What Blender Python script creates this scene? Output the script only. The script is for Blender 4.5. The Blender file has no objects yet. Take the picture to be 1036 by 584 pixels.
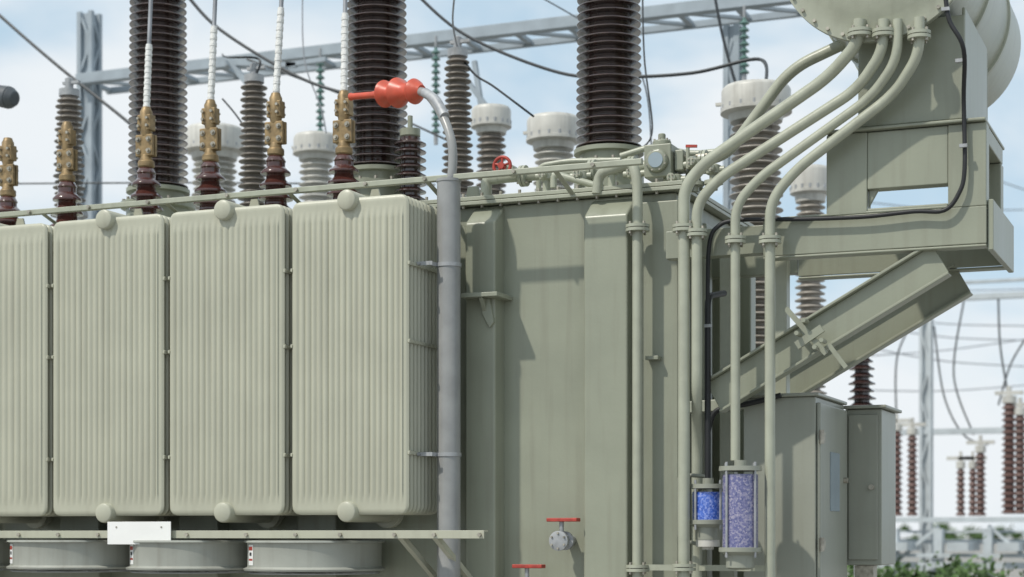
import bpy, bmesh, math, random
from mathutils import Vector, Matrix
random.seed(4)
scene = bpy.context.scene
# ------------------------------------------------------------------ camera model
TH = math.atan(0.412); F = 1800.0; HZ = 540.0; EYE = 1.6
CAM = Vector((9*math.sin(TH), -9*math.cos(TH), EYE))
FW = Vector((-math.sin(TH), math.cos(TH), 0)); RT = Vector((math.cos(TH), math.sin(TH), 0))
def W(px, py, Y):
    """surveyed point: sight line through a photo measurement met with the real vertical plane y=Y (metres)"""
    d = FW + RT*((px-518)/F) + Vector((0, 0, (HZ-py)/F))
    return CAM + d*((Y-CAM.y)/d.y)
def X(px, Y): return W(px, 0, Y).x
def Zt(px, py, Y): return W(px, py, Y).z

# ------------------------------------------------------------------ materials
def mat(name, col, rough=0.5, metal=0.0, var=0.10, nscale=6.0, bump=0.05, bscale=60.0, streak=0.0, dirt=(0.13,0.105,0.075), coat=0.0):
    m = bpy.data.materials.new(name); m.use_nodes = True
    nt = m.node_tree; N = nt.nodes; L = nt.links
    b = N['Principled BSDF']
    geo = N.new('ShaderNodeNewGeometry')
    n1 = N.new('ShaderNodeTexNoise'); n1.inputs['Scale'].default_value = nscale; n1.inputs['Detail'].default_value = 4
    L.new(geo.outputs['Position'], n1.inputs['Vector'])
    mr = N.new('ShaderNodeMapRange'); mr.inputs[1].default_value = 0.3; mr.inputs[2].default_value = 0.7
    mr.inputs[3].default_value = 1-var; mr.inputs[4].default_value = 1+var
    L.new(n1.outputs['Fac'], mr.inputs[0])
    mx = N.new('ShaderNodeMix'); mx.data_type = 'RGBA'; mx.blend_type = 'MULTIPLY'; mx.inputs[0].default_value = 1
    mx.inputs[6].default_value = (*col, 1)
    L.new(mr.outputs[0], mx.inputs[7])
    out = mx.outputs[2]
    if streak > 0:
        mp = N.new('ShaderNodeMapping'); mp.inputs['Scale'].default_value = (14, 14, 0.9)
        L.new(geo.outputs['Position'], mp.inputs['Vector'])
        n2 = N.new('ShaderNodeTexNoise'); n2.inputs['Scale'].default_value = 1.4; n2.inputs['Detail'].default_value = 5
        L.new(mp.outputs[0], n2.inputs['Vector'])
        r2 = N.new('ShaderNodeMapRange'); r2.inputs[1].default_value = 0.50; r2.inputs[2].default_value = 0.8
        r2.inputs[3].default_value = 0; r2.inputs[4].default_value = streak
        L.new(n2.outputs['Fac'], r2.inputs[0])
        m2 = N.new('ShaderNodeMix'); m2.data_type = 'RGBA'; m2.inputs[7].default_value = (*dirt, 1)
        L.new(r2.outputs[0], m2.inputs[0]); L.new(out, m2.inputs[6]); out = m2.outputs[2]
    L.new(out, b.inputs['Base Color'])
    b.inputs['Metallic'].default_value = metal
    b.inputs['Coat Weight'].default_value = coat; b.inputs['Coat Roughness'].default_value = 0.1
    if bump > 0:
        n3 = N.new('ShaderNodeTexNoise'); n3.inputs['Scale'].default_value = bscale; n3.inputs['Detail'].default_value = 2
        L.new(geo.outputs['Position'], n3.inputs['Vector'])
        bp = N.new('ShaderNodeBump'); bp.inputs['Strength'].default_value = bump; bp.inputs['Distance'].default_value = 0.01
        L.new(n3.outputs['Fac'], bp.inputs['Height']); L.new(bp.outputs[0], b.inputs['Normal'])
    rr = N.new('ShaderNodeMapRange'); rr.inputs[3].default_value = rough*0.8; rr.inputs[4].default_value = min(1, rough*1.25)
    L.new(n1.outputs['Fac'], rr.inputs[0]); L.new(rr.outputs[0], b.inputs['Roughness'])
    return m
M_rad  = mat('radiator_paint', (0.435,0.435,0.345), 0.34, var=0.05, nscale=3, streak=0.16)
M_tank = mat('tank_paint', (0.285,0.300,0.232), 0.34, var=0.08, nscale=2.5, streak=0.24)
M_pipe = mat('pipe_paint', (0.375,0.39,0.31), 0.32, var=0.08, nscale=10, streak=0.2)
M_dkpt = mat('dark_paint', (0.22,0.23,0.19), 0.5, var=0.1)  # even dark grey-green for fan blades, motors and bypass tube
M_fan  = mat('fan_paint', (0.36,0.37,0.33), 0.4, var=0.08, streak=0.3)
M_cab  = mat('cabinet_paint', (0.29,0.30,0.25), 0.34, var=0.05, nscale=4, streak=0.15)
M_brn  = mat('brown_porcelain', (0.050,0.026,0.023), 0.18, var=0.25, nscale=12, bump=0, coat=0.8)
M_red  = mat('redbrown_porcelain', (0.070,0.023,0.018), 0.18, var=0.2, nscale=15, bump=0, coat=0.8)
M_hzbr = mat('hazed_brown_porcelain', (0.13,0.075,0.065), 0.4, var=0.15, bump=0)  # distance haze mixed into the brown of the far insulators
M_taup = mat('taupe_polymer', (0.22,0.195,0.17), 0.42, var=0.15, nscale=15, bump=0)
M_lgt  = mat('light_grey_enamel', (0.56,0.55,0.51), 0.4, var=0.08, nscale=9, streak=0.4)
M_wpor = mat('beige_porcelain', (0.36,0.33,0.29), 0.32, var=0.12, nscale=9, streak=.2, bump=0)
M_galv = mat('galvanised_steel', (0.37,0.38,0.39), 0.5, metal=0.35, var=0.18, nscale=20)
M_bgst = mat('gantry_steel', (0.33,0.38,0.42), 0.6, metal=0.1, var=0.12, nscale=6)
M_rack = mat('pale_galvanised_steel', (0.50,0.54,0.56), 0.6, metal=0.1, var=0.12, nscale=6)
M_bras = mat('bronze_clamp', (0.29,0.205,0.105), 0.48, metal=0.45, var=0.35, nscale=25, streak=0.35)
M_whit = mat('white_sleeve', (0.74,0.74,0.72), 0.6, var=0.08, nscale=40, bump=0.6, bscale=120)
M_sign = mat('white_plate', (0.82,0.82,0.80), 0.4, var=0.02)
M_gpvc = mat('grey_conduit', (0.285,0.290,0.288), 0.3, var=0.12, nscale=8, streak=0.4, dirt=(.38,.36,.31))
M_oran = mat('orange_silicone', (0.56,0.085,0.045), 0.38, var=0.12, nscale=20, streak=.25)
M_redp = mat('red_paint', (0.38,0.05,0.035), 0.45, var=0.25, nscale=30)
M_blk  = mat('black_rubber', (0.015,0.016,0.018), 0.5, var=0.2)
M_dgry = mat('dark_grey_casting', (0.07,0.08,0.09), 0.5, var=0.2)
M_wire = mat('conductor', (0.05,0.055,0.06), 0.5, metal=0.3, var=0.2, bump=0)
M_wirl = mat('aluminium_conductor', (0.30,0.31,0.33), 0.5, metal=0.4, var=0.2, bump=0)
M_bolt = mat('zinc_bolt', (0.40,0.37,0.31), 0.4, metal=0.6, var=0.3, nscale=40, bump=0)
M_teal = mat('glass_green_insulator', (0.12,0.21,0.19), 0.25, var=0.15, bump=0)
M_grav = mat('gravel', (0.27,0.26,0.24), 0.95, var=0.3, nscale=30, bump=1.0, bscale=25)
M_leaf = mat('foliage', (0.065,0.12,0.03), 0.7, var=0.5, nscale=5, bump=0)
M_wind = mat('window_glass', (0.30,0.36,0.40), 0.08, var=0.05)
M_conc = mat('concrete', (0.36,0.35,0.33), 0.9, var=0.15, nscale=5, bump=0.3)
def gel_mat():
    m = bpy.data.materials.new('silica_gel'); m.use_nodes = True
    N = m.node_tree.nodes; L = m.node_tree.links; b = N['Principled BSDF']
    v = N.new('ShaderNodeTexVoronoi'); v.inputs['Scale'].default_value = 120
    g = N.new('ShaderNodeNewGeometry'); L.new(g.outputs['Position'], v.inputs['Vector'])
    r = N.new('ShaderNodeValToRGB'); e = r.color_ramp.elements
    e[0].color = (0.02,0.06,0.36,1); e[1].color = (0.35,0.42,0.78,1)
    e.new(0.45).color = (0.05,0.14,0.58,1)
    L.new(v.outputs['Color'], r.inputs[0]); L.new(r.outputs[0], b.inputs['Base Color'])
    b.inputs['Roughness'].default_value = 0.3
    bp = N.new('ShaderNodeBump'); bp.inputs['Strength'].default_value = 0.5
    L.new(v.outputs['Distance'], bp.inputs['Height']); L.new(bp.outputs[0], b.inputs['Normal'])
    b.inputs['Coat Weight'].default_value = 1.0; b.inputs['Coat Roughness'].default_value = 0.05
    return m
M_gel = gel_mat()
def gel2():
    m = M_gel.copy(); m.name = 'silica_gel_spent'
    r = [n for n in m.node_tree.nodes if n.type == 'VALTORGB'][0]
    els = sorted(r.color_ramp.elements, key=lambda q: q.position)
    for e, c in zip(els, [(0.06,0.07,0.20,1),(0.13,0.13,0.29,1),(0.38,0.35,0.44,1)]): e.color = c
    return m
M_gel2 = gel2()

# ------------------------------------------------------------------ mesh builder
def root(name):
    e = bpy.data.objects.new(name, None); scene.collection.objects.link(e); e.empty_display_size = 0.2
    return e
def frame(d):
    d = d.normalized(); up = Vector((0,0,1))
    if abs(d.z) > 0.999: up = Vector((0,1,0))
    a = d.cross(up).normalized(); return a, a.cross(d).normalized()
class MB:
    def __init__(s): s.bm = bmesh.new()
    def box(s, x0,x1,y0,y1,z0,z1):
        v = [s.bm.verts.new((x,y,z)) for x in (x0,x1) for y in (y0,y1) for z in (z0,z1)]
        for f in ((0,1,3,2),(4,6,7,5),(0,4,5,1),(2,3,7,6),(0,2,6,4),(1,5,7,3)): s.bm.faces.new([v[i] for i in f])
        return s
    def beam(s, p0, p1, w, h, off=(0,0)):
        p0=Vector(p0); p1=Vector(p1); a,b = frame(p1-p0); r=[]
        for p in (p0,p1):
            for sx,sy in ((-1,-1),(1,-1),(1,1),(-1,1)):
                r.append(s.bm.verts.new(p + a*(sx*w/2+off[0]) + b*(sy*h/2+off[1])))
        s.bm.faces.new(r[0:4][::-1]); s.bm.faces.new(r[4:8])
        for i in range(4): s.bm.faces.new([r[i], r[(i+1)%4], r[4+(i+1)%4], r[4+i]])
        return s
    def cyl(s, p0, p1, r, r1=None, n=20, cap=True):
        p0=Vector(p0); p1=Vector(p1); r1 = r if r1 is None else r1
        a,b = frame(p1-p0); A=[];B=[]
        for i in range(n):
            t=2*math.pi*i/n; c=a*math.cos(t)+b*math.sin(t)
            A.append(s.bm.verts.new(p0+c*r)); B.append(s.bm.verts.new(p1+c*r1))
        for i in range(n): s.bm.faces.new([A[i],A[(i+1)%n],B[(i+1)%n],B[i]])
        if cap: s.bm.faces.new(A[::-1]); s.bm.faces.new(B)
        return s
    def tube(s, pts, r, n=12, smooth=0):
        pts=[Vector(p) for p in pts]
        if smooth:
            q=[]; P=[pts[0]]+pts+[pts[-1]]
            for i in range(1,len(P)-2):
                for k in range(smooth):
                    t=k/smooth; p0,p1,p2,p3=P[i-1],P[i],P[i+1],P[i+2]
                    q.append(0.5*((2*p1)+(p2-p0)*t+(2*p0-5*p1+4*p2-p3)*t*t+(3*p1-p0-3*p2+p3)*t**3))
            q.append(pts[-1]); pts=q
        rings=[]; prev=None
        for i,p in enumerate(pts):
            d = (pts[min(i+1,len(pts)-1)]-pts[max(i-1,0)]).normalized()
            if prev is None: a,b = frame(d)
            else:
                a = (prev - d*prev.dot(d)).normalized()
            prev = a; b = d.cross(a)
            rings.append([s.bm.verts.new(p+(a*math.cos(2*math.pi*k/n)+b*math.sin(2*math.pi*k/n))*r) for k in range(n)])
        for A,B in zip(rings,rings[1:]):
            for i in range(n): s.bm.faces.new([A[i],A[(i+1)%n],B[(i+1)%n],B[i]])
        s.bm.faces.new(rings[0][::-1]); s.bm.faces.new(rings[-1])
        return s
    def bend(s, pts, r, rad=0.12, n=14):
        """polyline pipe with rounded elbows"""
        pts=[Vector(p) for p in pts]; out=[pts[0]]
        for a,b,c in zip(pts,pts[1:],pts[2:]):
            u=(a-b).normalized(); v=(c-b).normalized()
            rr=min(rad,(a-b).length*.45,(c-b).length*.45)
            for k in range(9):
                t=k/8; out.append((b+u*rr)*(1-t)**2+b*2*t*(1-t)+(b+v*rr)*t*t)
        out.append(pts[-1]); return s.tube(out,r,n)
    def lathe(s, c, prof, n=32, axis='Z'):
        c=Vector(c); rings=[]
        for (r,z) in prof:
            ring=[]
            for i in range(n):
                t=2*math.pi*i/n
                if axis=='Z': o=Vector((r*math.cos(t), r*math.sin(t), z))
                elif axis=='Y': o=Vector((r*math.cos(t), z, r*math.sin(t)))
                else: o=Vector((z, r*math.cos(t), r*math.sin(t)))
                ring.append(s.bm.verts.new(c+o))
            rings.append(ring)
        for A,B in zip(rings,rings[1:]):
            for i in range(n): s.bm.faces.new([A[i],A[(i+1)%n],B[(i+1)%n],B[i]])
        s.bm.faces.new(rings[0][::-1]); s.bm.faces.new(rings[-1]); return s
    def poly(s, pts, d):
        A=[s.bm.verts.new(Vector(p)) for p in pts]; B=[s.bm.verts.new(Vector(p)+Vector(d)) for p in pts]
        s.bm.faces.new(A[::-1]); s.bm.faces.new(B); n=len(A)
        for i in range(n): s.bm.faces.new([A[i],A[(i+1)%n],B[(i+1)%n],B[i]])
        return s
    def obj(s, name, m, parent=None, bevel=0.0, smooth=True):
        bmesh.ops.recalc_face_normals(s.bm, faces=s.bm.faces)
        me=bpy.data.meshes.new(name); s.bm.to_mesh(me); s.bm.free(); me.materials.append(m)
        o=bpy.data.objects.new(name,me); scene.collection.objects.link(o)
        if parent: o.parent=parent
        if smooth:
            for p in me.polygons: p.use_smooth=True
            me.set_sharp_from_angle(angle=math.radians(38))
        if bevel>0:
            b=o.modifiers.new('b','BEVEL'); b.width=bevel; b.segments=2; b.limit_method='ANGLE'; b.angle_limit=math.radians(40)
            b.harden_normals=True
        return o
def shedprof(z0,z1,rc,rs,p,rc1=None,rs1=None,alt=0.0):
    rc1 = rc if rc1 is None else rc1; rs1 = rs if rs1 is None else rs1
    n=max(1,int(round((z1-z0)/p))); p=(z1-z0)/n; out=[]
    for i in range(n):
        k=i/max(1,n-1); c=rc+(rc1-rc)*k; q=rs+(rs1-rs)*k; z=z0+i*p
        if alt and i%2: q=c+(q-c)*(1-alt)
        out += [(c,z),(c+(q-c)*.5,z+.10*p),(q*.985,z+.10*p),(q,z+.17*p),(q*.985,z+.27*p),(c+(q-c)*.35,z+.52*p),(c,z+.68*p)]
    out.append((out[-1][0],z1)); return out
def bolts(mb, c, r, n, br=0.008, h=0.012, axis='Z'):
    c=Vector(c)
    for i in range(n):
        t=2*math.pi*(i+.5)/n
        if axis=='Z': p=c+Vector((r*math.cos(t),r*math.sin(t),0)); d=Vector((0,0,h))
        elif axis=='Y': p=c+Vector((r*math.cos(t),0,r*math.sin(t))); d=Vector((0,-h,0))
        else: p=c+Vector((0,r*math.cos(t),r*math.sin(t))); d=Vector((h,0,0))
        mb.cyl(p,p+d,br,n=6)
def flange(mb, bb, c, r, t=0.014, axis='Z', nb=4):
    c=Vector(c); d={'Z':Vector((0,0,1)),'Y':Vector((0,1,0)),'X':Vector((1,0,0))}[axis]
    mb.cyl(c-d*t*1.25,c-d*t*.15,r,n=24); mb.cyl(c+d*t*.15,c+d*t*1.25,r,n=24)
    for i in range(nb):
        a,b=frame(d); q=2*math.pi*(i+.35)/nb; p=c+(a*math.cos(q)+b*math.sin(q))*r*.8
        bb.cyl(p-d*t*2.2,p+d*t*2.2,0.0075,n=6)

# ------------------------------------------------------------------ ground
g=MB(); g.box(-400,400,-60,700,-0.3,0.0); g.obj('ground',M_grav,smooth=False)
g=MB(); g.box(-5.6,3.2,-0.6,2.9,0.004,0.28); g.obj('concrete_plinth',M_conc,bevel=.02)

# ------------------------------------------------------------------ tank
TY=0.55; TB=2.05; TZ=3.395
XR=X(684,TY); XL=-4.9
T=root('power_transformer_tank')
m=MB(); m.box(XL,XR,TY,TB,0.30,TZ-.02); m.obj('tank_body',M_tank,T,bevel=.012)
m=MB(); m.box(XL-.05,XR+.05,TY-.055,TB+.05,TZ-.016,TZ+.004); m.box(XL-.05,XR+.05,TY-.05,TB+.045,TZ+.008,TZ+.03); m.obj('tank_lid_flange',M_pipe,T,bevel=.003)
b=MB()
x=XL
while x<XR: b.cyl((x,TY-.03,TZ-.03),(x,TY-.03,TZ+.05),.009,n=6); x+=.11
b.obj('lid_bolts',M_bolt,T)
def stiff(px0,px1,zt,depth=.13):
    x0=X(px0,TY-depth); x1=X(px1,TY-depth); s=MB()
    pts=[(x0,TY+.01,.32),(x0,TY+.01,zt+.07),(x0,TY-depth,zt-.04),(x0,TY-depth,.32)]
    s.poly(pts,(x1-x0,0,0)); s.obj('stiffener',M_tank,T,bevel=.014)
stiff(470,501,Zt(490,222,TY)); stiff(590,635,Zt(610,215,TY))
for px in (-60,60,180,300): stiff(px,px+40,3.28)
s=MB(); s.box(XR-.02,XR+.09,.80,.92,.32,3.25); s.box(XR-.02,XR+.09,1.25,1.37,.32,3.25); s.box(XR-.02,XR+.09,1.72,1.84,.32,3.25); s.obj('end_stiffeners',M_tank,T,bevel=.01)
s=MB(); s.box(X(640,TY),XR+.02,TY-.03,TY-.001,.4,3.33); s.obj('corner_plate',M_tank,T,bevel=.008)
bx=X(486,.35)
s=MB(); zb=Zt(486,300,.4)
s.box(X(468,.36),X(505,.36),.33,.56,zb-.012,zb+.012)
s.poly([(bx-.012,.35,zb-.012),(bx-.012,.56,zb-.012),(bx-.012,.56,zb-.20),(bx-.012,.46,zb-.16)],(.024,0,0))
s.poly([(bx+.03,.40,zb-.012),(bx+.055,.40,zb-.14),(bx+.03,.40,zb-.17),(bx-.01,.40,zb-.10),(bx-.03,.40,zb-.012)],(0,.03,0))
s.obj('lifting_bracket',M_tank,T,bevel=.004)
s=MB(); s.box(X(655,.5),X(668,.5),TY-.09,TY-.028,2.5,2.52)
s.obj('earthing_boss',M_tank,T,bevel=.003)

# ------------------------------------------------------------------ radiators
RT_Z=3.365; RB_Z=1.70; PITCH=.045; NP=9
def panel_mesh(w,h,ribs=18,fine=True):
    bm=bmesh.new(); nx=ribs*8+8; H=[0,.006,.015,.03,.05,.065,.09,.12]
    zs=H+[h*.25,h*.5,h*.75]+[h-q for q in H[::-1]]
    def row(side):
        R=[]
        for z in zs:
            d=min(z,h-z); r=.045; ins = r-math.sqrt(max(0,r*r-(r-d)**2)) if d<r else 0
            fz=min(1,max(0,(d-.06)/.06)); fe=min(1,d/.015); line=[]
            for i in range(nx+1):
                u=i/nx; xx=(u-.5)*2*(w/2-ins); e=min(u,1-u)*w
                ed=min(1,e/.012)
                k=(u*w-.030)/(w-.060)
                rib=0
                if 0<k<1: rib=.0115*(abs(math.cos(math.pi*ribs*k))**0.75)*fz - .003*fz
                y=(.003+.009*ed*fe+rib)*side
                line.append(bm.verts.new((xx,y,z)))
            R.append(line)
        for A,B in zip(R,R[1:]):
            for i in range(nx): bm.faces.new([A[i],A[i+1],B[i+1],B[i]])
        return R
    A=row(-1); B=row(1)
    for R in (0,-1):
        for i in range(nx): bm.faces.new([A[R][i],A[R][i+1],B[R][i+1],B[R][i]])
    for C in (0,-1):
        for i in range(len(zs)-1): bm.faces.new([A[i][C],A[i+1][C],B[i+1][C],B[i][C]])
    bmesh.ops.recalc_face_normals(bm,faces=bm.faces)
    me=bpy.data.meshes.new('radiator_panel'); bm.to_mesh(me); bm.free(); me.materials.append(M_rad)
    for p in me.polygons: p.use_smooth=True
    me.set_sharp_from_angle(angle=math.radians(50))
    return me
for (a,bq,capx) in [(-72,47,-14),(53,165,105),(171,287,227),(295,413,352)]:
    R=root('radiator'); x0=X(a,0); x1=X(bq,0); xc=(x0+x1)/2; h=RT_Z-RB_Z
    me=panel_mesh(x1-x0,h)
    for i in range(NP):
        o=bpy.data.objects.new('panel',me); scene.collection.objects.link(o); o.parent=R
        o.location=(xc,.012+i*PITCH,RB_Z)
    s=MB()
    for zz in (RT_Z-.015,RB_Z+.015):
        s.lathe((xc,0,zz),[(.03,-.045),(.052,-.036),(.055,-.028),(.055,.40),(.055,.58)],n=28,axis='Y')
        s.lathe((xc,0,zz),[(.085,.44),(.085,.462)],n=28,axis='Y'); s.lathe((xc,0,zz),[(.085,.466),(.085,.488)],n=28,axis='Y')
    s.obj('header_pipes',M_rad,R,bevel=.004)
    s=MB()
    for zz in (RB_Z+.32,RT_Z-.36,RB_Z+.9):
        for xx in (x0-.002,x1+.002):
            s.beam((xx,.0,zz),(xx,.012+(NP-1)*PITCH,zz),.008,.016)
            for i in range(NP): s.cyl((xx-.006,.012+i*PITCH,zz),(xx+.006,.012+i*PITCH,zz),.011,n=10)
    s.obj('spacer_bars',M_rad,R)
    s=MB()
    s.poly([(xc-.04,.30,RT_Z+.03),(xc+.04,.30,RT_Z+.03),(xc+.02,.30,RT_Z+.10),(xc-.02,.30,RT_Z+.10)],(0,.012,0))
    s.obj('lifting_eye',M_rad,R)

R=root('guard_rail'); s=MB(); zr=3.475
s.beam((X(-60,.22),.22,zr),(X(650,.22),.22,zr),.035,.03)
for px in (40,165,290,430,560): s.beam((X(px,.22),.235,zr),(X(px,.22),.50,TZ-.0),.03,.008)
s.obj('rail',M_pipe,R,bevel=.006)
b=MB()
for px in (30,90,150,230,300,370,430,520,600): b.cyl((X(px,.2),.20,zr),(X(px,.2),.185,zr),.011,n=6)
b.obj('bolts',M_bolt,R)

# ------------------------------------------------------------------ lower rail, fans, sign
R=root('fan_support_rail'); s=MB(); z0=Zt(250,541,.0)
s.box(X(-60,-.02),X(490,-.02),-.025,-.017,z0-.02,z0+.022); s.box(X(-60,-.02),X(490,-.02),-.0168,.03,z0+.014,z0+.022)
for px in (45,168,290,418): s.box(X(px,0)-.02,X(px,0)+.02,-.016,TY,z0-.017,z0+.013)
for px in (405,440): s.beam((X(px,0),-.01,z0),(X(px,0)+.05,TY,z0-.35),.03,.03)
s.obj('angle_bar',M_rad,R,bevel=.002)
b=MB()
for px in (20,60,100,190,250,300,345,400,440,486): b.cyl((X(px,-.02),-.025,z0),(X(px,-.02),-.038,z0),.011,n=6)
b.obj('bolts',M_bolt,R)
for i,(pl,pr) in enumerate([(-105,5),(21,134),(139,252),(256,381)]):
    R=root('cooling_fan'); yc=.27; xc=X((pl+pr)/2,yc); r=(X(pr,yc)-X(pl,yc))/2*.955
    s=MB(); zt=z0-.03
    s.lathe((xc,yc,0),[(r-.01,zt-.001),(r+.018,zt-.002),(r+.02,zt-.012),(r+.002,zt-.016),(r,zt-.02),(r,zt-.143),(r+.004,zt-.147),(r+.022,zt-.155),(r+.018,zt-.165),(r-.01,zt-.165),(r-.012,zt-.16),(r-.012,zt-.02)],n=64)
    s.obj('shroud',M_fan,R,smooth=True)
    s=MB()
    for k in range(5):
        q=2*math.pi*k/5; s.beam((xc+.05*math.cos(q),yc+.05*math.sin(q),zt-.08),(xc+(r-.03)*math.cos(q),yc+(r-.03)*math.sin(q),zt-.08),.16,.008)
    s.cyl((xc,yc,zt-.15),(xc,yc,zt-.04),.07); s.obj('blades_and_motor',M_dkpt,R)
    s=MB()
    for rr in (.1,.16,.22,r-.01):
        pts=[(xc+rr*math.cos(2*math.pi*k/32),yc+rr*math.sin(2*math.pi*k/32),zt-.18) for k in range(33)]; s.tube(pts,.003,6)
    for k in range(8):
        q=math.pi*k/4; s.cyl((xc,yc,zt-.177),(xc+r*math.cos(q),yc+r*math.sin(q),zt-.177),.003,n=6)
    s.obj('guard',M_galv,R)
    for (aa,ab,mm,za,zb,off) in [(-136,-125,M_sign,.025,.135,.0015),(-135,-126,M_redp,.035,.055,.0025),(-135,-126,M_redp,.10,.110,.0025),(-133,-128,M_wire,.066,.084,.0025)]:
        s=MB(); V=[]
        for k in range(7):
            q=math.radians(aa+(ab-aa)*k/6)
            V.append([s.bm.verts.new((xc+(r+off)*math.cos(q),yc+(r+off)*math.sin(q),zt-z)) for z in (za,zb)])
        for A,B in zip(V,V[1:]): s.bm.faces.new([A[0],B[0],B[1],A[1]])
        s.obj('label',mm,R)
R=root('blank_sign'); a=W(109,528,-.05); c=W(173,551,-.05)
s=MB(); s.box(a.x,c.x,-.053,-.049,c.z,a.z); s.obj('plate',M_sign,R,bevel=.001)
s=MB(); s.cyl((a.x+.06,-.056,a.z-.03),(a.x+.06,-.02,a.z-.03),.005); s.cyl((c.x-.06,-.056,a.z-.03),(c.x-.06,-.02,a.z-.03),.005); s.obj('screws',M_bolt,R)

# ------------------------------------------------------------------ HV bushings
for px in (160,381,616):
    R=root('high_voltage_bushing'); Y=1.3; xc=X(px,Y); z0b=3.80
    s=MB(); s.lathe((xc,Y,0),[(.20,TZ),(.20,3.66),(.235,3.665),(.235,3.70),(.17,3.705),(.17,3.76),(.20,3.765),(.20,3.79),(.13,3.80)],n=40); s.obj('turret',M_tank,R)
    b=MB(); bolts(b,(xc,Y,3.70),.215,14,.011,.02); b.obj('flange_bolts',M_bolt,R)
    s=MB(); s.lathe((xc,Y,0),shedprof(z0b,5.9,.132,.190,.047,.115,.172),n=48); s.obj('porcelain',M_brn,R)
    s=MB(); s.lathe((xc,Y,0),[(.09,5.9),(.12,5.91),(.12,6.05),(.07,6.1),(.02,6.12),(.02,6.3)],n=32); s.obj('top_terminal',M_galv,R)
R=root('neutral_bushing'); xc=X(415,1.1); s=MB(); s.lathe((xc,1.1,0),shedprof(3.5,3.92,.06,.095,.045),n=32); s.obj('porcelain',M_brn,R)
s=MB(); s.lathe((xc,1.1,0),[(.08,TZ),(.08,3.5),(.05,3.5)],n=24); s.lathe((xc,1.1,0),[(.05,3.92),(.06,3.93),(.06,3.97),(.015,3.98),(.015,4.05)],n=24); s.obj('fittings',M_tank,R)

# ------------------------------------------------------------------ LV bushings with bronze clamps
YL=.75
def lv(px, dz=0, sleeve=True, top=None, scale=1):
    R=root('low_voltage_bushing'); xc=X(px,YL)
    s=MB(); s.lathe((xc,YL,0),[(.11,TZ),(.11,TZ+.05),(.075,TZ+.06),(.07,TZ+.1)],n=24); s.obj('base_flange',M_tank,R)
    s=MB(); s.lathe((xc,YL,0),shedprof(TZ+.07,3.76+dz,.068,.108,.075,.055,.088),n=36)
    s.lathe((xc,YL,0),[(.05,3.755+dz),(.06,3.77+dz),(.045,3.80+dz),(.03,3.81+dz)],n=24); s.obj('porcelain',M_red,R)
    z=3.80+dz; s=MB()
    s.lathe((xc,YL,0),[(.042,z),(.05,z+.01),(.05,z+.04),(.038,z+.05),(.032,z+.08)],n=20)
    s.box(xc-.060,xc+.060,YL-.028,YL-.006,z+.07,z+.20); s.box(xc-.060,xc+.060,YL+.006,YL+.028,z+.07,z+.20)
    s.box(xc-.030,xc+.030,YL-.005,YL+.005,z+.02,z+.35)
    s.box(xc-.046,xc+.046,YL-.03,YL+.03,z+.225,z+.32)
    s.lathe((xc,YL,0),[(.030,z+.19),(.036,z+.22),(.038,z+.34),(.030,z+.355),(.026,z+.37)],n=20)
    s.obj('bronze_clamp',M_bras,R,bevel=.005)
    b=MB()
    for sx in (-.036,.036):
        for zz in (z+.10,z+.17): b.cyl((xc+sx,YL-.048,zz),(xc+sx,YL+.048,zz),.010,n=6); b.cyl((xc+sx,YL-.029,zz),(xc+sx,YL-.034,zz),.016,n=12)
    for zz in (z+.25,z+.295): b.cyl((xc+.03,YL-.05,zz),(xc+.03,YL+.05,zz),.009,n=6); b.cyl((xc-.03,YL-.05,zz),(xc-.03,YL+.05,zz),.009,n=6)
    b.obj('clamp_bolts',M_bolt,R)
    if sleeve:
        tx,tz=top
        s=MB(); c=Vector((xc,YL,z+.33)); e=Vector((tx,YL+.05,tz))
        pts=[c.lerp(e,k/24) for k in range(25)]
        for k in range(24):
            s.cyl(pts[k],pts[k]+(pts[k+1]-pts[k])*.97,.019 if k%2 else .0215,n=14)
        s.obj('braided_sleeve',M_whit,R)
        s=MB(); e2=e+(e-c)*1.4; s.tube([c,e,e2],.013,10); s.obj('riser_conductor',M_wirl,R)
lv(8,-.10,False); lv(68,-.04,False)
lv(148,0,True,(X(146,YL),4.56)); lv(213,0,True,(X(212,YL),4.62)); lv(279,0,True,(X(280,YL),4.68)); lv(348,-.03,True,(X(345,YL),4.60))

# ------------------------------------------------------------------ orange cover + cable + grey conduit
R=root('cable_conduit'); pc=W(454,183,.22); s=MB()
s.lathe((pc.x,.22,0),[(.062,.29),(.062,pc.z-.01),(.066,pc.z-.008),(.066,pc.z+.006),(.052,pc.z+.006),(.052,pc.z-.05)],n=40); s.obj('pipe',M_gpvc,R)
s=MB()
for yy in (268,460):
    z=Zt(454,yy,.2); s.lathe((pc.x,.22,0),[(.064,z-.010),(.067,z-.010),(.067,z+.010),(.064,z+.010)],n=32)
    s.box(X(412,.12),pc.x-.04,.10,.106,z-.010,z+.010); s.beam((pc.x-.06,.10,z),(pc.x-.045,.20,z),.01,.02)
    for k in (0.2,.5,.8): s.cyl((X(412,.12)+k*.1,.10,z),(X(412,.12)+k*.1,.085,z),.009,n=6)
s.obj('straps',M_galv,R)
s=MB(); s.tube([W(423,92,.45),W(434,97,.38),W(447,116,.28),W(456,140,.23),W(458,165,.22),(pc.x,.22,pc.z-.1)],.024,14,smooth=8); s.obj('cable',M_gpvc,R)
s=MB(); s.tube([W(430,94,.40),W(441,102,.33),W(450,118,.26)],.027,14,smooth=8); s.obj('cable_wrap',M_galv,R)
R=root('insulating_cover'); a=W(355,98,.68); c=W(427,92,.44); d=(c-a).normalized(); Ln=(c-a).length; s=MB()
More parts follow.
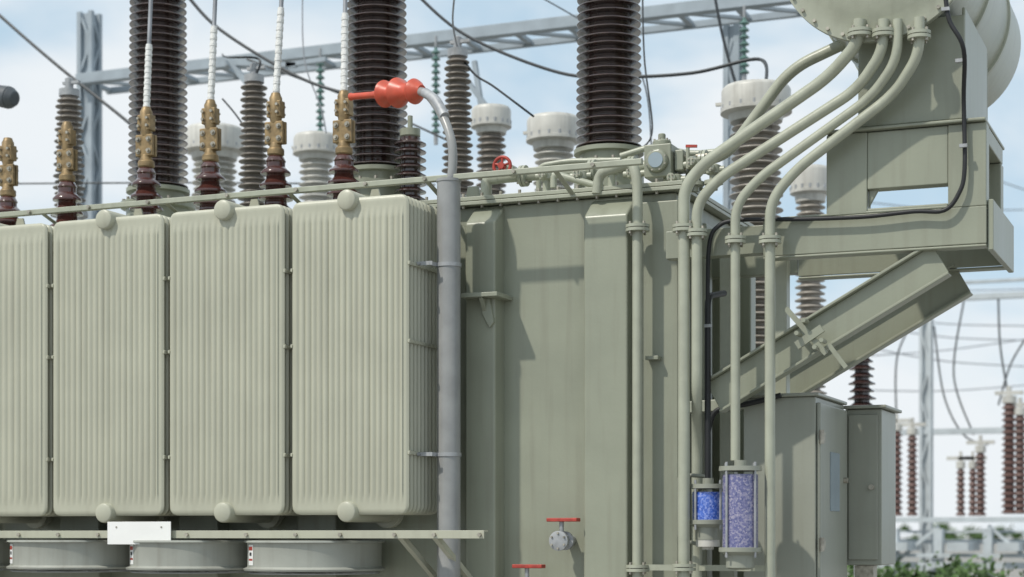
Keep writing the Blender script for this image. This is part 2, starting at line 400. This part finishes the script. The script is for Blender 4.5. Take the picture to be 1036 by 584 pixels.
prof=[(0,.024),(.03,.020),(.30,.020),(.36,.024),(.42,.030),(.45,.045),(.465,.072),(.485,.082),(.51,.076),(.56,.050),(.60,.045),(.625,.048),(.645,.072),(.665,.090),(.69,.086),(.76,.056),(.83,.046),(.855,.05),(.875,.070),(.90,.076),(.93,.066),(.97,.046),(1,.034)]
ax,bx_=frame(d); rings=[]
for t,r in prof:
    rings.append([s.bm.verts.new(a+d*Ln*t+(ax*math.cos(2*math.pi*k/28)+bx_*math.sin(2*math.pi*k/28))*r*.92) for k in range(28)])
for A,B in zip(rings,rings[1:]):
    for i in range(28): s.bm.faces.new([A[i],A[(i+1)%28],B[(i+1)%28],B[i]])
s.bm.faces.new(rings[0][::-1]); s.bm.faces.new(rings[-1]); s.obj('silicone_cover',M_oran,R)

# ------------------------------------------------------------------ conservator
YC=.20; cc=W(886,-60,YC); RC=.435; LC=2.1
R=root('conservator_tank'); s=MB()
s.lathe((cc.x,YC,cc.z),[(RC-.01,.06),(RC,.06),(RC,LC),(RC-.02,LC+.04),(RC*.5,LC+.10),(.02,LC+.12)],n=80,axis='Y')
s.lathe((cc.x,YC,cc.z),[(.02,-.06),(RC*.5,-.045),(RC*.85,-.02),(RC-.03,.0),(RC+.045,.002),(RC+.047,.018),(RC-.02,.02)],n=80,axis='Y')
s.lathe((cc.x,YC,cc.z),[(RC-.02,.024),(RC+.047,.026),(RC+.045,.044),(RC,.046),(RC,.06)],n=80,axis='Y')
for yy in (.75,1.5): s.lathe((cc.x,YC,cc.z),[(RC-.002,yy),(RC+.012,yy+.002),(RC+.012,yy+.04),(RC-.002,yy+.042)],n=80,axis='Y')
s.obj('drum',M_pipe,R)
b=MB()
for i in range(36):
    q=2*math.pi*i/36; p=Vector((cc.x+(RC+.025)*math.cos(q),YC,cc.z+(RC+.025)*math.sin(q)))
    b.cyl(p+Vector((0,-.014,0)),p+Vector((0,.06,0)),.009,n=6)
b.obj('flange_bolts',M_bolt,R)

YP=.35
R=root('conservator_support_frame'); s=MB()
xa,xb=X(868,YP),X(976,YP); zt=cc.z-RC+.08; zm=Zt(920,126,YP)
s.box(xa,xb,YP,YP+.016,zm+.006,zt); s.box(xb-.016,xb,YP+.018,1.15,zm+.006,zt+.04); s.box(xa,xa+.016,YP+.018,1.15,zm+.006,zt+.04)
s.box(xa,xb,1.16,1.176,zm+.006,zt+.02)
xc0,xd=X(836,YP),X(998,YP); zl=Zt(915,213,YP)
s.box(xc0,xd,YP-.03,1.05,zm-.016,zm)
s.box(xc0,xc0+.20,YP,YP+.10,zl,zm-.018)
s.box(xd-.18,xd,YP,YP+.10,zl,zm-.018)
s.box(xc0+.20,xd-.18,YP+.004,YP+.09,zl+.115,zm-.02)
s.box(xc0+.20,xd-.18,YP+.002,YP+.05,zl,zl+.022)
s.box(xd-.10,xd-.004,YP+.102,1.0,zm-.10,zm-.018)
s.box(xd-.12,xd-.004,.93,1.03,zl,zm-.102)
s.poly([(xc0+.202,YP+.03,zm-.14),(xc0+.202,YP+.03,zl+.03),(xc0+.34,YP+.03,zm-.14)],(0,.02,0))
s.obj('pedestal',M_tank,R,bevel=.006)
s=MB()
xe=X(772,YP); zh0=Zt(900,252,YP); YR=1.10
for y0 in (YP,YR):
    s.box(xe,xd,y0,y0+.012,zh0,zl-.002)
    s.box(xe,xd,y0-.0,y0+.085,zl-.0018,zl+.010); s.box(xe,xd,y0-.0,y0+.085,zh0-.014,zh0-.002)
s.box(xd-.014,xd+.0,YP+.09,YR-.01,zh0,zl-.003)
s.box(xd+.002,xd+.03,YP+.02,1.18,zh0-.03,zl+.03)
s.box(XR,xe-.002,YP+.02,YP+.10,zh0+.02,zl-.02); s.box(XR,xe-.002,YR,YR+.08,zh0+.02,zl-.02)
s.obj('cantilever_beams',M_tank,R,bevel=.005)
s=MB()
for yy in (YP+.05,YR+.04):
    p0=W(952,262,YP+.05); p1=W(722,402,YP+.05); p0.y=p1.y=yy
    s.beam(p0,p1,.012,.155); s.beam(p0,p1,.09,.014,(0.0,.085)); s.beam(p0,p1,.09,.014,(0.0,-.085))
s.obj('diagonal_braces',M_tank,R,bevel=.004)
s=MB()
xp=X(786,.62); s.box(xp-.05,xp+.05,.62,.70,.3,Zt(786,232,.62)); 
xp=X(735,.9); s.box(xp-.04,xp+.04,.9,.98,.3,Zt(735,240,.9))
s.beam((XR,.6,Zt(720,412,.55)),(X(752,.6)+.02,.6,Zt(745,408,.55)),.1,.06)
s.obj('support_post',M_pipe,R,bevel=.005)
s=MB(); s.beam(W(795,312,.3),W(836,358,.3),.012,.026); s.beam(W(806,350,.29),W(832,332,.29),.02,.04); s.beam(W(838,348,.3),W(856,372,.3),.012,.022)
for q in ((808,338),(826,352),(815,325),(833,345)): c_=W(*q,.29); s.cyl(c_+Vector((0,-.05,0)),c_+Vector((0,.04,0)),.012,n=6)
s.obj('pipe_clamp',M_tank,R)

# ------------------------------------------------------------------ pipes
R=root('oil_pipework'); s=MB(); bb=MB(); YQ=.24
zb=.3
def P(px,py,Y=YQ): return W(px,py,Y)
def vdown(px,py,Y=YQ,z=zb):
    a=W(px,py,Y); return Vector((a.x,a.y,z))
s.bend([W(870,20,YC-.02),W(867,45,YC-.02),P(838,78),P(713,165),P(692,190),vdown(692,190)],.030,.16)
s.bend([W(894,20,YC-.02),W(893,52,YC-.02),P(868,90),P(728,180),P(705,206),vdown(705,206,YQ,2.3),vdown(705,206,.42,2.1),vdown(705,206,.42)],.027,.14)
s.bend([W(908,20,YC-.02),W(908,60,YC-.02),P(882,98),P(768,180),P(744,208),vdown(744,208,YQ,Zt(744,466,YQ))],.024,.14)
s.bend([W(930,18,YC-.02),W(930,55,YC-.02),P(905,95),P(805,172),P(779,204),vdown(779,204)],.026,.14)
s.bend([P(604,196,.5),P(606,176,.5),P(640,163,.42),P(645,185,.40),vdown(645,185,.40)],.027,.10)
s.bend([P(693,236,.30),P(700,250,.34),P(720,250,.6)],.02,.06)
for px,py,Y,r in ((692,231,YQ,.058),(705,236,YQ,.054),(744,243,YQ,.052),(779,243,YQ,.055),(645,231,.40,.062),(870,34,YC-.02,.06),(894,34,YC-.02,.055),(930,36,YC-.02,.055),(645,575,.4,.06),(692,574,YQ,.06)):
    flange(s,bb,W(px,py,Y),r)
zz=3.56; yv=.72
s.cyl((X(505,yv),yv,zz),(X(700,yv),yv,zz),.030)
s.bend([(X(505,yv),yv,zz),(X(492,yv),yv,zz),(X(492,yv),yv,TZ)],.032,.06)
s.bend([W(560,190,.62),W(560,176,.62),W(590,184,.62),W(610,190,.62)],.018,.04)
s.bend([(X(700,yv),yv,zz),(X(735,yv),yv,zz+.02),(X(800,yv),yv,4.0),(cc.x-.1,yv,4.16)],.03,.12)
s.bend([W(628,158,.95),W(660,148,.95),W(700,156,.95),W(740,152,.95)],.017,.06)
s.bend([W(545,200,.9),W(545,168,.9),W(575,163,.9),W(628,162,.9)],.015,.05)
for px in (530,600,640,690,712): flange(s,bb,(X(px,yv),yv,zz),.058,axis='X')
s.obj('pipes',M_pipe,R); bb.obj('flange_bolts',M_bolt,R)
R=root('gas_relay'); s=MB(); xg=X(665,.62)
s.box(xg-.075,xg+.075,.62,.80,zz-.085,zz+.09); s.lathe((xg,.62,zz),[(.062,.0),(.062,-.02),(.05,-.03)],n=24,axis='Y')
s.lathe((xg,.7,zz+.09),[(.05,0),(.05,.03),(.02,.035),(.02,.07)],n=20); s.box(xg+.08,xg+.13,.66,.76,zz-.05,zz+.06)
s.obj('relay_body',M_tank,R,bevel=.012)
s=MB(); s.lathe((xg,.59,zz),[(.04,.0),(.04,-.004)],n=24,axis='Y'); s.obj('sight_glass',M_wind,R)
s=MB(); bolts(s,(xg,.602,zz),.052,8,.006,.01,'Y'); bolts(s,(xg,.7,zz+.12),.04,6,.006,.01); s.obj('bolts',M_bolt,R)
R=root('valve_lever'); s=MB(); a=W(694,148,.66); s.beam(a,a+Vector((.06,0,-.005)),.014,.014); s.obj('lever',M_redp,R)
s=MB(); s.cyl(a+Vector((.01,0,-.12)),a+Vector((.01,0,-.01)),.010); s.obj('stem',M_pipe,R)
def handwheel(px,py,Y,r,name='valve_handwheel'):
    R=root(name); c=W(px,py,Y); s=MB()
    pts=[(c.x+r*math.cos(2*math.pi*k/32),Y,c.z+r*math.sin(2*math.pi*k/32)) for k in range(33)]; s.tube(pts,.009,10)
    for k in range(5):
        q=2*math.pi*k/5+.3; s.cyl(c,(c.x+r*math.cos(q),Y,c.z+r*math.sin(q)),.007,n=8)
    s.cyl(c+Vector((0,-.02,0)),c+Vector((0,.02,0)),.018); s.obj('wheel',M_redp,R)
    s=MB(); s.cyl(c,c+Vector((0,.14,0)),.011); s.cyl(c+Vector((0,.08,0)),c+Vector((0,.16,0)),.03); s.obj('stem',M_pipe,R)
handwheel(508,168,.5,.048)
R=root('lid_valve'); s=MB(); b=MB()
for px,py in ((553,178),(588,178),(722,172),(642,176),(703,166),(619,172),(683,182)):
    c=W(px,py,.68); s.cyl((c.x,.68,TZ),(c.x,.68,c.z),.022); s.cyl((c.x,.68,TZ+.03),(c.x,.68,TZ+.05),.05)
    s.lathe((c.x,.68,c.z),[(.02,-.03),(.04,-.02),(.04,.02),(.02,.03)],n=20); s.cyl((c.x-.06,.68,c.z),(c.x+.06,.68,c.z),.018)
    s.cyl((c.x,.60,c.z),(c.x,.68,c.z),.022); bolts(b,(c.x,.60,c.z),.014,4,.005,.008,'Y')
s.obj('valve_bodies',M_pipe,R); b.obj('bolts',M_bolt,R)
R=root('lid_lifting_lug'); s=MB()
for px in (478,700): 
    c=X(px,.8); s.poly([(c-.06,.8,TZ+.03),(c+.06,.8,TZ+.03),(c+.03,.8,TZ+.15),(c-.03,.8,TZ+.15)],(0,.03,0))
s.obj('lug',M_tank,R,bevel=.006)

for px,py in ((570,526),(535,573)):
    R=root('drain_valve'); c=W(px,py,.40); s=MB()
    s.box(c.x-.085,c.x+.085,.37,.43,c.z-.010,c.z+.010); s.obj('red_lever',M_redp,R,bevel=.004)
    s=MB(); s.cyl((c.x-.01,.40,c.z-.01),(c.x-.01,.40,c.z-.08),.012); s.lathe((c.x-.01,.40,c.z-.11),[(.02,.035),(.035,.025),(.042,0),(.035,-.025),(.02,-.04)],n=24)
    s.lathe((c.x-.01,0,c.z-.11),[(.028,.56),(.028,.46),(.05,.455),(.05,.44),(.03,.435),(.03,.37),(.052,.365),(.052,.35),(.03,.345)],n=24,axis='Y')
    s.obj('body',M_galv,R)
    s=MB(); bolts(s,(c.x-.01,.348,c.z-.11),.04,6,.006,.01,'Y'); s.obj('bolts',M_bolt,R)

# ------------------------------------------------------------------ control cabinets
R=root('control_cabinet'); Yk=.55; x0=X(752,Yk); x1=X(825,Yk); zt=Zt(790,402,Yk); s=MB(); YE=1.24
s.box(x0,x1,Yk,YE,.45,zt); s.poly([(x0-.02,Yk-.025,zt),(x1+.02,Yk-.025,zt),(x1+.02,Yk-.025,zt+.018),(x0-.02,Yk-.025,zt+.018)],(0,.71,0))
s.obj('body',M_cab,R,bevel=.006)
s=MB(); s.box(x1+.001,x1+.022,Yk+.02,YE-.02,.5,zt-.03); s.obj('door',M_cab,R,bevel=.006)
s=MB(); s.box(x1+.0225,x1+.026,Yk+.24,Yk+.46,Zt(838,517,.75),Zt(838,457,.75)); s.obj('window',M_wind,R)
s=MB()
for py in (442,551):
    z=Zt(826,py,Yk); s.cyl((x1+.03,Yk+.012,z-.035),(x1+.03,Yk+.012,z+.035),.013); s.box(x1+.0225,x1+.03,Yk+.02,Yk+.10,z-.025,z+.025)
s.cyl((x1+.02,Yk+.58,Zt(840,485,.9)),(x1+.045,Yk+.58,Zt(840,485,.9)),.015)
s.obj('hinges',M_bolt,R)
R=root('junction_cabinet'); Yj=1.28; x0=X(855,Yj); x1=X(892,Yj); s=MB(); zt2=Zt(875,414,Yj); zb2=Zt(875,572,Yj)
s.box(x0,x1,Yj,1.7,zb2,zt2); s.box(x0-.01,x1+.03,Yj-.03,1.73,zt2+.002,zt2+.02); s.obj('body',M_cab,R,bevel=.006)
s=MB(); s.box(x0+.02,x1-.02,Yj-.014,Yj-.002,zb2+.03,zt2-.03); s.obj('door',M_cab,R,bevel=.004)
s=MB(); s.cyl((x1-.05,Yj-.04,(zt2+zb2)/2),(x1-.05,Yj-.01,(zt2+zb2)/2),.014); s.box((x0+x1)/2-.05,(x0+x1)/2+.05,1.3,1.4,.28,zb2-.002); s.obj('handle_and_leg',M_bolt,R)

# ------------------------------------------------------------------ silica gel breathers
def breather(px,pt,pb,Y,r,gm,fr):
    R=root('silica_gel_breather'); a=W(px,pt,Y); zt=a.z; zb_=Zt(px,pb,Y); xc=a.x
    s=MB(); s.cyl((xc,Y,zt-.03),(xc,Y,zb_+.04),r,n=36); s.obj('gel_column',gm,R)
    s=MB()
    s.lathe((xc,Y,0),[(.03,zt+.04),(.03,zt+.012),(r+.016,zt+.01),(r+.018,zt-.012),(r+.004,zt-.014)],n=36)
    s.lathe((xc,Y,0),[(r+.004,zb_+.05),(r+.018,zb_+.048),(r+.018,zb_+.028),(r*.8,zb_+.01),(r*.8,zb_-.05),(r*.5,zb_-.06)],n=36)
    s.obj('end_caps',fr,R)
    s=MB()
    for k in range(4):
        q=math.pi/4+math.pi/2*k+.3; s.cyl((xc+(r+.010)*math.cos(q),Y+(r+.010)*math.sin(q),zb_+.0),(xc+(r+.010)*math.cos(q),Y+(r+.010)*math.sin(q),zt+.03),.006,n=8)
    s.obj('tie_rods',M_galv,R)
    return R,xc,zt,zb_
breather(749,474,564,.20,.088,M_gel2,M_cab)
R,xc,zt,zb_=breather(716,492,536,.33,.078,M_gel,M_cab)
s=MB(); s.bend([(xc-.0,.33,zt),(xc,.33,zt+.05),(xc-.15,.33,zt+.06),(xc-.15,.33,zb_-.05),(xc-.02,.33,zb_-.08)],.010,.03); s.obj('bypass_tube',M_dkpt,R)
s=MB(); s.cyl((xc,.33,zb_-.03),(xc,.33,zb_-.085),.06); s.cyl((xc,.33,zb_-.085),(xc,.33,zb_-.10),.03); s.obj('oil_cup',M_lgt,R)
R=root('breather_pipe'); s=MB(); s.bend([(xc,.33,zt+.03),(xc+.0,.33,Zt(718,300,.33)),(xc+.01,.6,Zt(718,290,.33))],.016,.06)
s.bend([W(716,438,.5),W(722,415,.5),W(760,408,.5),W(790,400,.5)],.014,.05); s.obj('pipe',M_blk,R)
s=MB(); s.box(X(640,.3),X(775,.3),.40,.415,Zt(700,584,.3)+.03,Zt(700,584,.3)+.06)
s.obj('bracket',M_pipe,R)

R=root('control_cable'); s=MB()
s.tube([W(955,-30,.12),W(957,0,.12),W(961,22,.12),W(975,50,.14),W(975,100,.30),W(976,170,.31),W(970,196,.31),W(955,213,.31),W(925,214,.31),W(880,219,.31),W(840,221,.31),W(800,222,.31),W(775,222,.31),W(745,223,.31),W(728,228,.31),W(718,245,.31),W(716,300,.33),W(717,400,.33),W(716,470,.33)],.011,10,smooth=6)
s.obj('cable',M_blk,R)
s=MB(); 
for q in ((957,10,.12),(975,148,.30),(971,62,.2),(717,330,.33)):
    c=W(*q); s.beam(c+Vector((-.018,-.01,0)),c+Vector((.018,-.01,0)),.02,.016)
s.obj('cable_clips',M_galv,R)

# ------------------------------------------------------------------ surge arresters / posts behind
def arrester(px,pt,pb,Y,hw,m=M_taup,p=.042,taper=.8,foot=True):
    R=root('surge_arrester'); a=W(px,pt,Y); zb_=Zt(px,pb,Y); sc=(a-CAM).dot(FW)/F; r=hw*sc
    s=MB(); s.lathe((a.x,Y,0),shedprof(zb_,a.z,r*.55,r,p,r*.55*taper,r*taper,alt=.25),n=28); s.obj('sheds',m,R)
    s=MB(); s.lathe((a.x,Y,0),[(r*.6,a.z),(r*.6,a.z+.05),(r*.25,a.z+.06),(r*.25,a.z+.13),(r*.1,a.z+.14)],n=20)
    s.beam((a.x-.05,Y,a.z+.10),(a.x+.09,Y,a.z+.10),.03,.02)
    s.lathe((a.x,Y,0),[(r*1.1,zb_-.03),(r*1.1,zb_-.001)],n=20)
    s.cyl((a.x,Y,.0),(a.x,Y,zb_-.03),.06); s.obj('fittings_and_post',M_galv,R)
arrester(70,98,215,2.4,17); arrester(257,84,215,2.4,17); arrester(463,58,200,2.4,17)
def ct(px,pt,pc_,hw,Y,pm,name='current_transformer'):
    R=root(name); a=W(px,pt,Y); zc=Zt(px,pc_,Y); sc=(a-CAM).dot(FW)/F; r=hw*sc; s=MB()
    h=a.z-zc
    s.lathe((a.x,Y,0),[(r*.2,a.z+.01),(r*.9,a.z),(r*.97,a.z-.015),(r,a.z-.03),(r,zc+h*.35),(r*1.03,zc+h*.34),(r*1.03,zc+h*.25),(r*.8,zc+h*.2),(r*.75,zc)],n=40)
    s.beam((a.x-r*1.2,Y,zc+h*.6),(a.x-r*.9,Y,zc+h*.6),.03,.02); s.obj('head',M_lgt,R)
    b=MB(); bolts(b,(a.x,Y,zc+h*.34),r*.97,16,.012,.03); b.obj('head_bolts',M_galv,R)
    s=MB(); s.lathe((a.x,Y,0),shedprof(2.35,zc,r*.50,r*.85,.05,r*.48,r*.76,alt=.2),n=32); s.obj('insulator',pm,R)
    s=MB(); s.box(a.x-r*.9,a.x+r*.9,Y-r*.9,Y+r*.9,2.05,2.349)
    s.box(a.x-.09,a.x+.09,Y-.09,Y+.09,0,2.049); s.obj('base_and_post',M_galv,R,bevel=.01)
ct(765,88,124,35,3.4,M_wpor); ct(497,109,136,20,4.2,M_taup); ct(560,119,152,27,3.8,M_lgt); ct(320,137,163,23,4.2,M_lgt); ct(217,130,162,30,4.2,M_lgt)
ct(820,170,205,20,5.0,M_wpor); 
arrester(872,345,420,5.0,15,M_brn,.055)

# ------------------------------------------------------------------ gantry
def lattice(m,p0,p1,w,h,step,t=.035):
    p0=Vector(p0);p1=Vector(p1); a,b=frame(p1-p0); n=max(2,int((p1-p0).length/step)); c=[a*sx*w/2+b*sy*h/2 for sx,sy in ((-1,-1),(1,-1),(1,1),(-1,1))]
    for o in c: m.beam(p0+o,p1+o,t,t)
    for i in range(n):
        q0=p0.lerp(p1,i/n);q1=p0.lerp(p1,(i+1)/n)
        for k in range(4):
            o0,o1=(c[k],c[(k+1)%4]) if i%2 else (c[(k+1)%4],c[k]); m.beam(q0+o0,q1+o1,t*.6,t*.6)
R=root('steel_gantry'); YG=6.0
s=MB(); zg=Zt(450,36,YG)
s.box(X(76,YG),X(900,YG),YG,YG+.10,zg-.05,zg+.05); s.box(X(76,YG),X(900,YG),YG+.5,YG+.55,zg-.03,zg+.03)
x=X(78,YG)
while x<X(880,YG): s.beam((x,YG+.1,zg),(x+.5,YG+.5,zg),.04,.03); s.box(x,x+.05,YG+.11,YG+.49,zg-.02,zg+.02); x+=.5
s.obj('beam',M_bgst,R,bevel=.004)
s=MB()
for px,py,w_ in ((78,8,.13),(588,-20,.09),(735,20,.09)):
    xx=X(px,YG); lattice(s,(xx,YG+.2,0),(xx,YG+.2,Zt(px,py,YG)),w_,w_,.3,.045)
    s.box(xx-w_*.36,xx+w_*.36,YG+.15,YG+.25,.01,Zt(px,py,YG)-.01)
s.obj('columns',M_bgst,R)
R=root('disconnector_switch'); s=MB()
s.beam(W(232,62,5.5),W(255,90,5.5),.05,.05); s.beam(W(228,64,5.5),W(300,66,5.5),.04,.04); s.beam(W(455,58,5.5),W(495,112,5.5),.05,.04); s.beam(W(480,62,5.5),W(488,115,5.5),.04,.04); s.beam(W(290,66,5.5),W(330,60,5.5),.04,.04)
s.obj('arms',M_bgst,R)
def post_ins(px,pt,pb,Y,hw,m):
    R=root('insulator_string'); a=W(px,pt,Y); zb_=Zt(px,pb,Y); r=hw*(a-CAM).dot(FW)/F
    s=MB(); s.lathe((a.x,Y,0),shedprof(zb_,a.z,r*.35,r,.06),n=20); s.obj('discs',m,R)
    s=MB(); s.cyl((a.x,Y,a.z),(a.x,Y,max(a.z+.1,zg-.05)),.012,n=8); s.cyl((a.x,Y,zb_-.1),(a.x,Y,zb_),.02,n=8); s.obj('fittings',M_galv,R)
post_ins(324,60,135,6.0,4.5,M_teal); post_ins(441,48,135,6.0,4.5,M_teal); post_ins(753,18,75,6.0,5,M_teal)
R=root('line_clamp'); a=W(-30,92,2.0); c=W(10,99,2.0); s=MB(); s.cyl(a,c,.065,.08,n=24); s.cyl(c,c+(c-a).normalized()*.05,.08,.05,n=24); s.obj('body',M_dgry,R,bevel=.01)
# ------------------------------------------------------------------ conductors
R=root('power_lines')
def wire(pts,r,m=M_wire,Y=None,sm=10):
    s=MB(); s.tube([W(*p) for p in pts],r,6,smooth=sm); s.obj('wire',m,R)
wire([(-60,-40,4),(0,16,4),(60,68,4),(130,124,4),(175,165,4)],.014)
wire([(185,-10,4),(220,28,4),(290,72,4),(340,92,4),(380,97,4)],.014)
wire([(225,100,3),(240,118,3),(262,150,3)],.007)
wire([(415,-12,4),(470,35,4),(560,72,4),(620,78,4),(700,74,4),(768,60,4),(775,86,3.6)],.013)
wire([(463,52,2.4),(480,75,2.4),(500,88,2.4),(540,118,2.4)],.008)
wire([(722,-10,5),(732,40,5),(748,95,5),(765,130,5)],.012)
wire([(650,-10,3),(652,60,3),(660,130,3),(650,150,3)],.006)
wire([(535,-10,5),(640,60,5),(660,155,4)],.006)
wire([(0,186,5),(200,185,5),(440,187,5)],.008)
wire([(306,-10,4),(308,60,4),(325,110,4),(330,135,4)],.006,M_wirl)
wire([(257,80,2.4),(262,60,2.4),(230,58,2.6),(225,55,5.5)],.008)
wire([(463,50,2.4),(458,20,2.2),(462,-20,2)],.006,M_wirl)
wire([(250,60,5),(370,105,5),(470,150,5)],.010)
for y0,y1 in ((205,212),(330,345),(360,340),(352,372),(395,388),(288,292),(120,200),(318,330)):
    wire([(880,y0,16),(960,(y0+y1)/2+4,18),(1060,y1,20)],.009,M_wirl,sm=5)
wire([(945,330,14),(955,400,14),(975,440,14),(1000,450,14)],.012)
wire([(1010,300,14),(1012,350,14),(1020,400,14)],.012); wire([(930,315,14),(908,360,14),(907,425,14)],.012)
wire([(975,305,14),(965,380,14),(985,440,14)],.012); wire([(1036,345,14),(1022,370,14),(1010,410,14)],.012)

# ------------------------------------------------------------------ distant switchyard (right)
R=root('distant_steel_gantry'); s=MB(); Y=14
xx=X(937,Y); lattice(s,(xx,Y,0),(xx,Y,Zt(937,302,Y)),.11,.11,.4,.04); s.box(xx-.035,xx+.035,Y-.03,Y+.03,.01,Zt(937,303,Y))
for py,h in ((305,.07),(438,.07),(290,.03)):
    a=W(900,py,Y); s.box(a.x if py<400 else X(905,Y),X(1120,Y),Y-.05,Y+.05,a.z-h/2,a.z+h/2)
xx=X(1080,Y); s.box(xx-.07,xx+.07,Y-.049,Y+.051,0,Zt(937,302,Y)-.002)
s.obj('frame',M_rack,R)
R=root('switchgear_support_rack'); s=MB(); Y=13
for py,h,yo in ((526,.06,0),(548,.05,.3),(562,.04,-.2),(538,.03,.5),(572,.07,-.3)):
    a=W(960,py,Y+yo); s.box(X(885,Y),X(1100,Y),Y+yo-.06,Y+yo+.06,a.z-h/2,a.z+h/2)
for px in (905,950,1000,1045,1075): s.box(X(px,Y)-.05,X(px,Y)+.05,Y-.1,Y+.09,0,1.66)
for px in (915,975,1025): s.box(X(px,Y)-.12,X(px,Y)+.12,Y-.5,Y+.5,1.40,1.50)
s.beam(W(905,570,Y),W(950,532,Y),.04,.04); s.beam(W(1000,532,Y),W(1045,570,Y),.04,.04)
s.obj('rack',M_rack,R)
for px,pt,pb,hw in ((907,436,522,6.5),(923,440,522,6),(894,436,505,5.5),(972,474,522,5),(992,458,522,6),(1021,408,520,8),(1032,420,520,7),(984,474,522,4.5)):
    R=root('post_insulator'); Y=13; a=W(px,pt,Y); zb_=Zt(px,pb,Y); r=hw*(a-CAM).dot(FW)/F
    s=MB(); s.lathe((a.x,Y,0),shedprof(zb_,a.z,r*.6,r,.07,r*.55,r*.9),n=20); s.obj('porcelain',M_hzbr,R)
    s=MB(); s.lathe((a.x,Y,0),[(r*.9,a.z),(r*.9,a.z+.08),(r*.3,a.z+.09),(r*.3,a.z+.2)],n=16); s.beam((a.x-.16,Y,a.z+.12),(a.x+.16,Y,a.z+.12),.05,.04); s.obj('cap',M_lgt,R)
def foliage(name,cx,cy,w,d,z0,z1,n,sz,clumps):
    s=bmesh.new(); C=[(cx+random.uniform(-w,w),cy+random.uniform(-d,d),random.uniform(z0,z1),random.uniform(.3,1)) for _ in range(clumps)]
    for _ in range(n):
        c=random.choice(C); rr=(z1-z0)*.25*c[3]
        p=Vector((c[0]+random.gauss(0,rr),c[1]+random.gauss(0,rr),max(.05,c[2]+random.gauss(0,rr*.6))))
        a=Vector([random.gauss(0,1) for _ in range(3)]).normalized(); b_=a.orthogonal().normalized(); k=sz*random.uniform(.6,1.3)
        v=[s.verts.new(p+a*k),s.verts.new(p+b_*k*.5),s.verts.new(p-a*k),s.verts.new(p-b_*k*.5)]; s.faces.new(v)
    me=bpy.data.meshes.new(name); s.to_mesh(me); s.free(); me.materials.append(M_leaf)
    o=bpy.data.objects.new(name,me); scene.collection.objects.link(o); return o
c=W(925,575,11.3); foliage('shrub',c.x,11.3,.75,.4,.1,1.12,6500,.045,45)
foliage('distant_tree_row',-20,240,130,8,.3,2.6,9000,.5,160)

# ------------------------------------------------------------------ world, sun, camera
w=bpy.data.worlds.new('World'); scene.world=w; w.use_nodes=True; N=w.node_tree.nodes; L=w.node_tree.links
bg=N['Background']; sky=N.new('ShaderNodeTexSky'); sky.sky_type='NISHITA'; sky.sun_disc=False
sv=Vector((-.40,-.66,.98)); el=math.asin(sv.normalized().z); az=math.atan2(sv.x,sv.y)
sky.sun_elevation=el; sky.sun_rotation=az; sky.dust_density=1.0; sky.ozone_density=1.5
tc=N.new('ShaderNodeTexCoord'); mp=N.new('ShaderNodeMapping'); mp.inputs['Scale'].default_value=(3.2,3.2,7); mp.inputs['Location'].default_value=(2.1,.9,.6)
L.new(tc.outputs['Generated'],mp.inputs[0])
hz=N.new('ShaderNodeMix'); hz.data_type='RGBA'; hz.inputs[0].default_value=.72; hz.inputs[7].default_value=(5.4,7.6,9.2,1)
L.new(sky.outputs[0],hz.inputs[6])
n=N.new('ShaderNodeTexNoise'); n.inputs['Scale'].default_value=1.5; n.inputs['Detail'].default_value=6; n.inputs['Roughness'].default_value=.5; n.inputs['Distortion'].default_value=.3
L.new(mp.outputs[0],n.inputs['Vector'])
r=N.new('ShaderNodeMapRange'); r.inputs[1].default_value=.36; r.inputs[2].default_value=.62; r.interpolation_type='SMOOTHSTEP'; r.inputs[3].default_value=.12; r.inputs[4].default_value=.92
L.new(n.outputs['Fac'],r.inputs[0])
mx=N.new('ShaderNodeMix'); mx.data_type='RGBA'; mx.inputs[7].default_value=(8.9,9.25,9.5,1)
L.new(r.outputs[0],mx.inputs[0]); L.new(hz.outputs[2],mx.inputs[6]); L.new(mx.outputs[2],bg.inputs['Color']); bg.inputs['Strength'].default_value=.10
sd=bpy.data.lights.new('sun','SUN'); sd.energy=2.9; sd.angle=math.radians(1.5); sd.color=(1,.95,.86)
so=bpy.data.objects.new('sun',sd); scene.collection.objects.link(so); so.rotation_euler=sv.to_track_quat('Z','Y').to_euler()
cd=bpy.data.cameras.new('camera'); co=bpy.data.objects.new('camera',cd); scene.collection.objects.link(co)
co.location=CAM; co.rotation_euler=(math.pi/2,0,TH); cd.sensor_width=36; cd.lens=36*F/1036; cd.shift_y=(HZ-292)/1036; cd.clip_end=2000
cd.dof.use_dof=True; cd.dof.focus_distance=9.2; cd.dof.aperture_fstop=1.8
scene.camera=co
scene.view_settings.view_transform='Standard'; scene.view_settings.look='None'; scene.view_settings.exposure=0
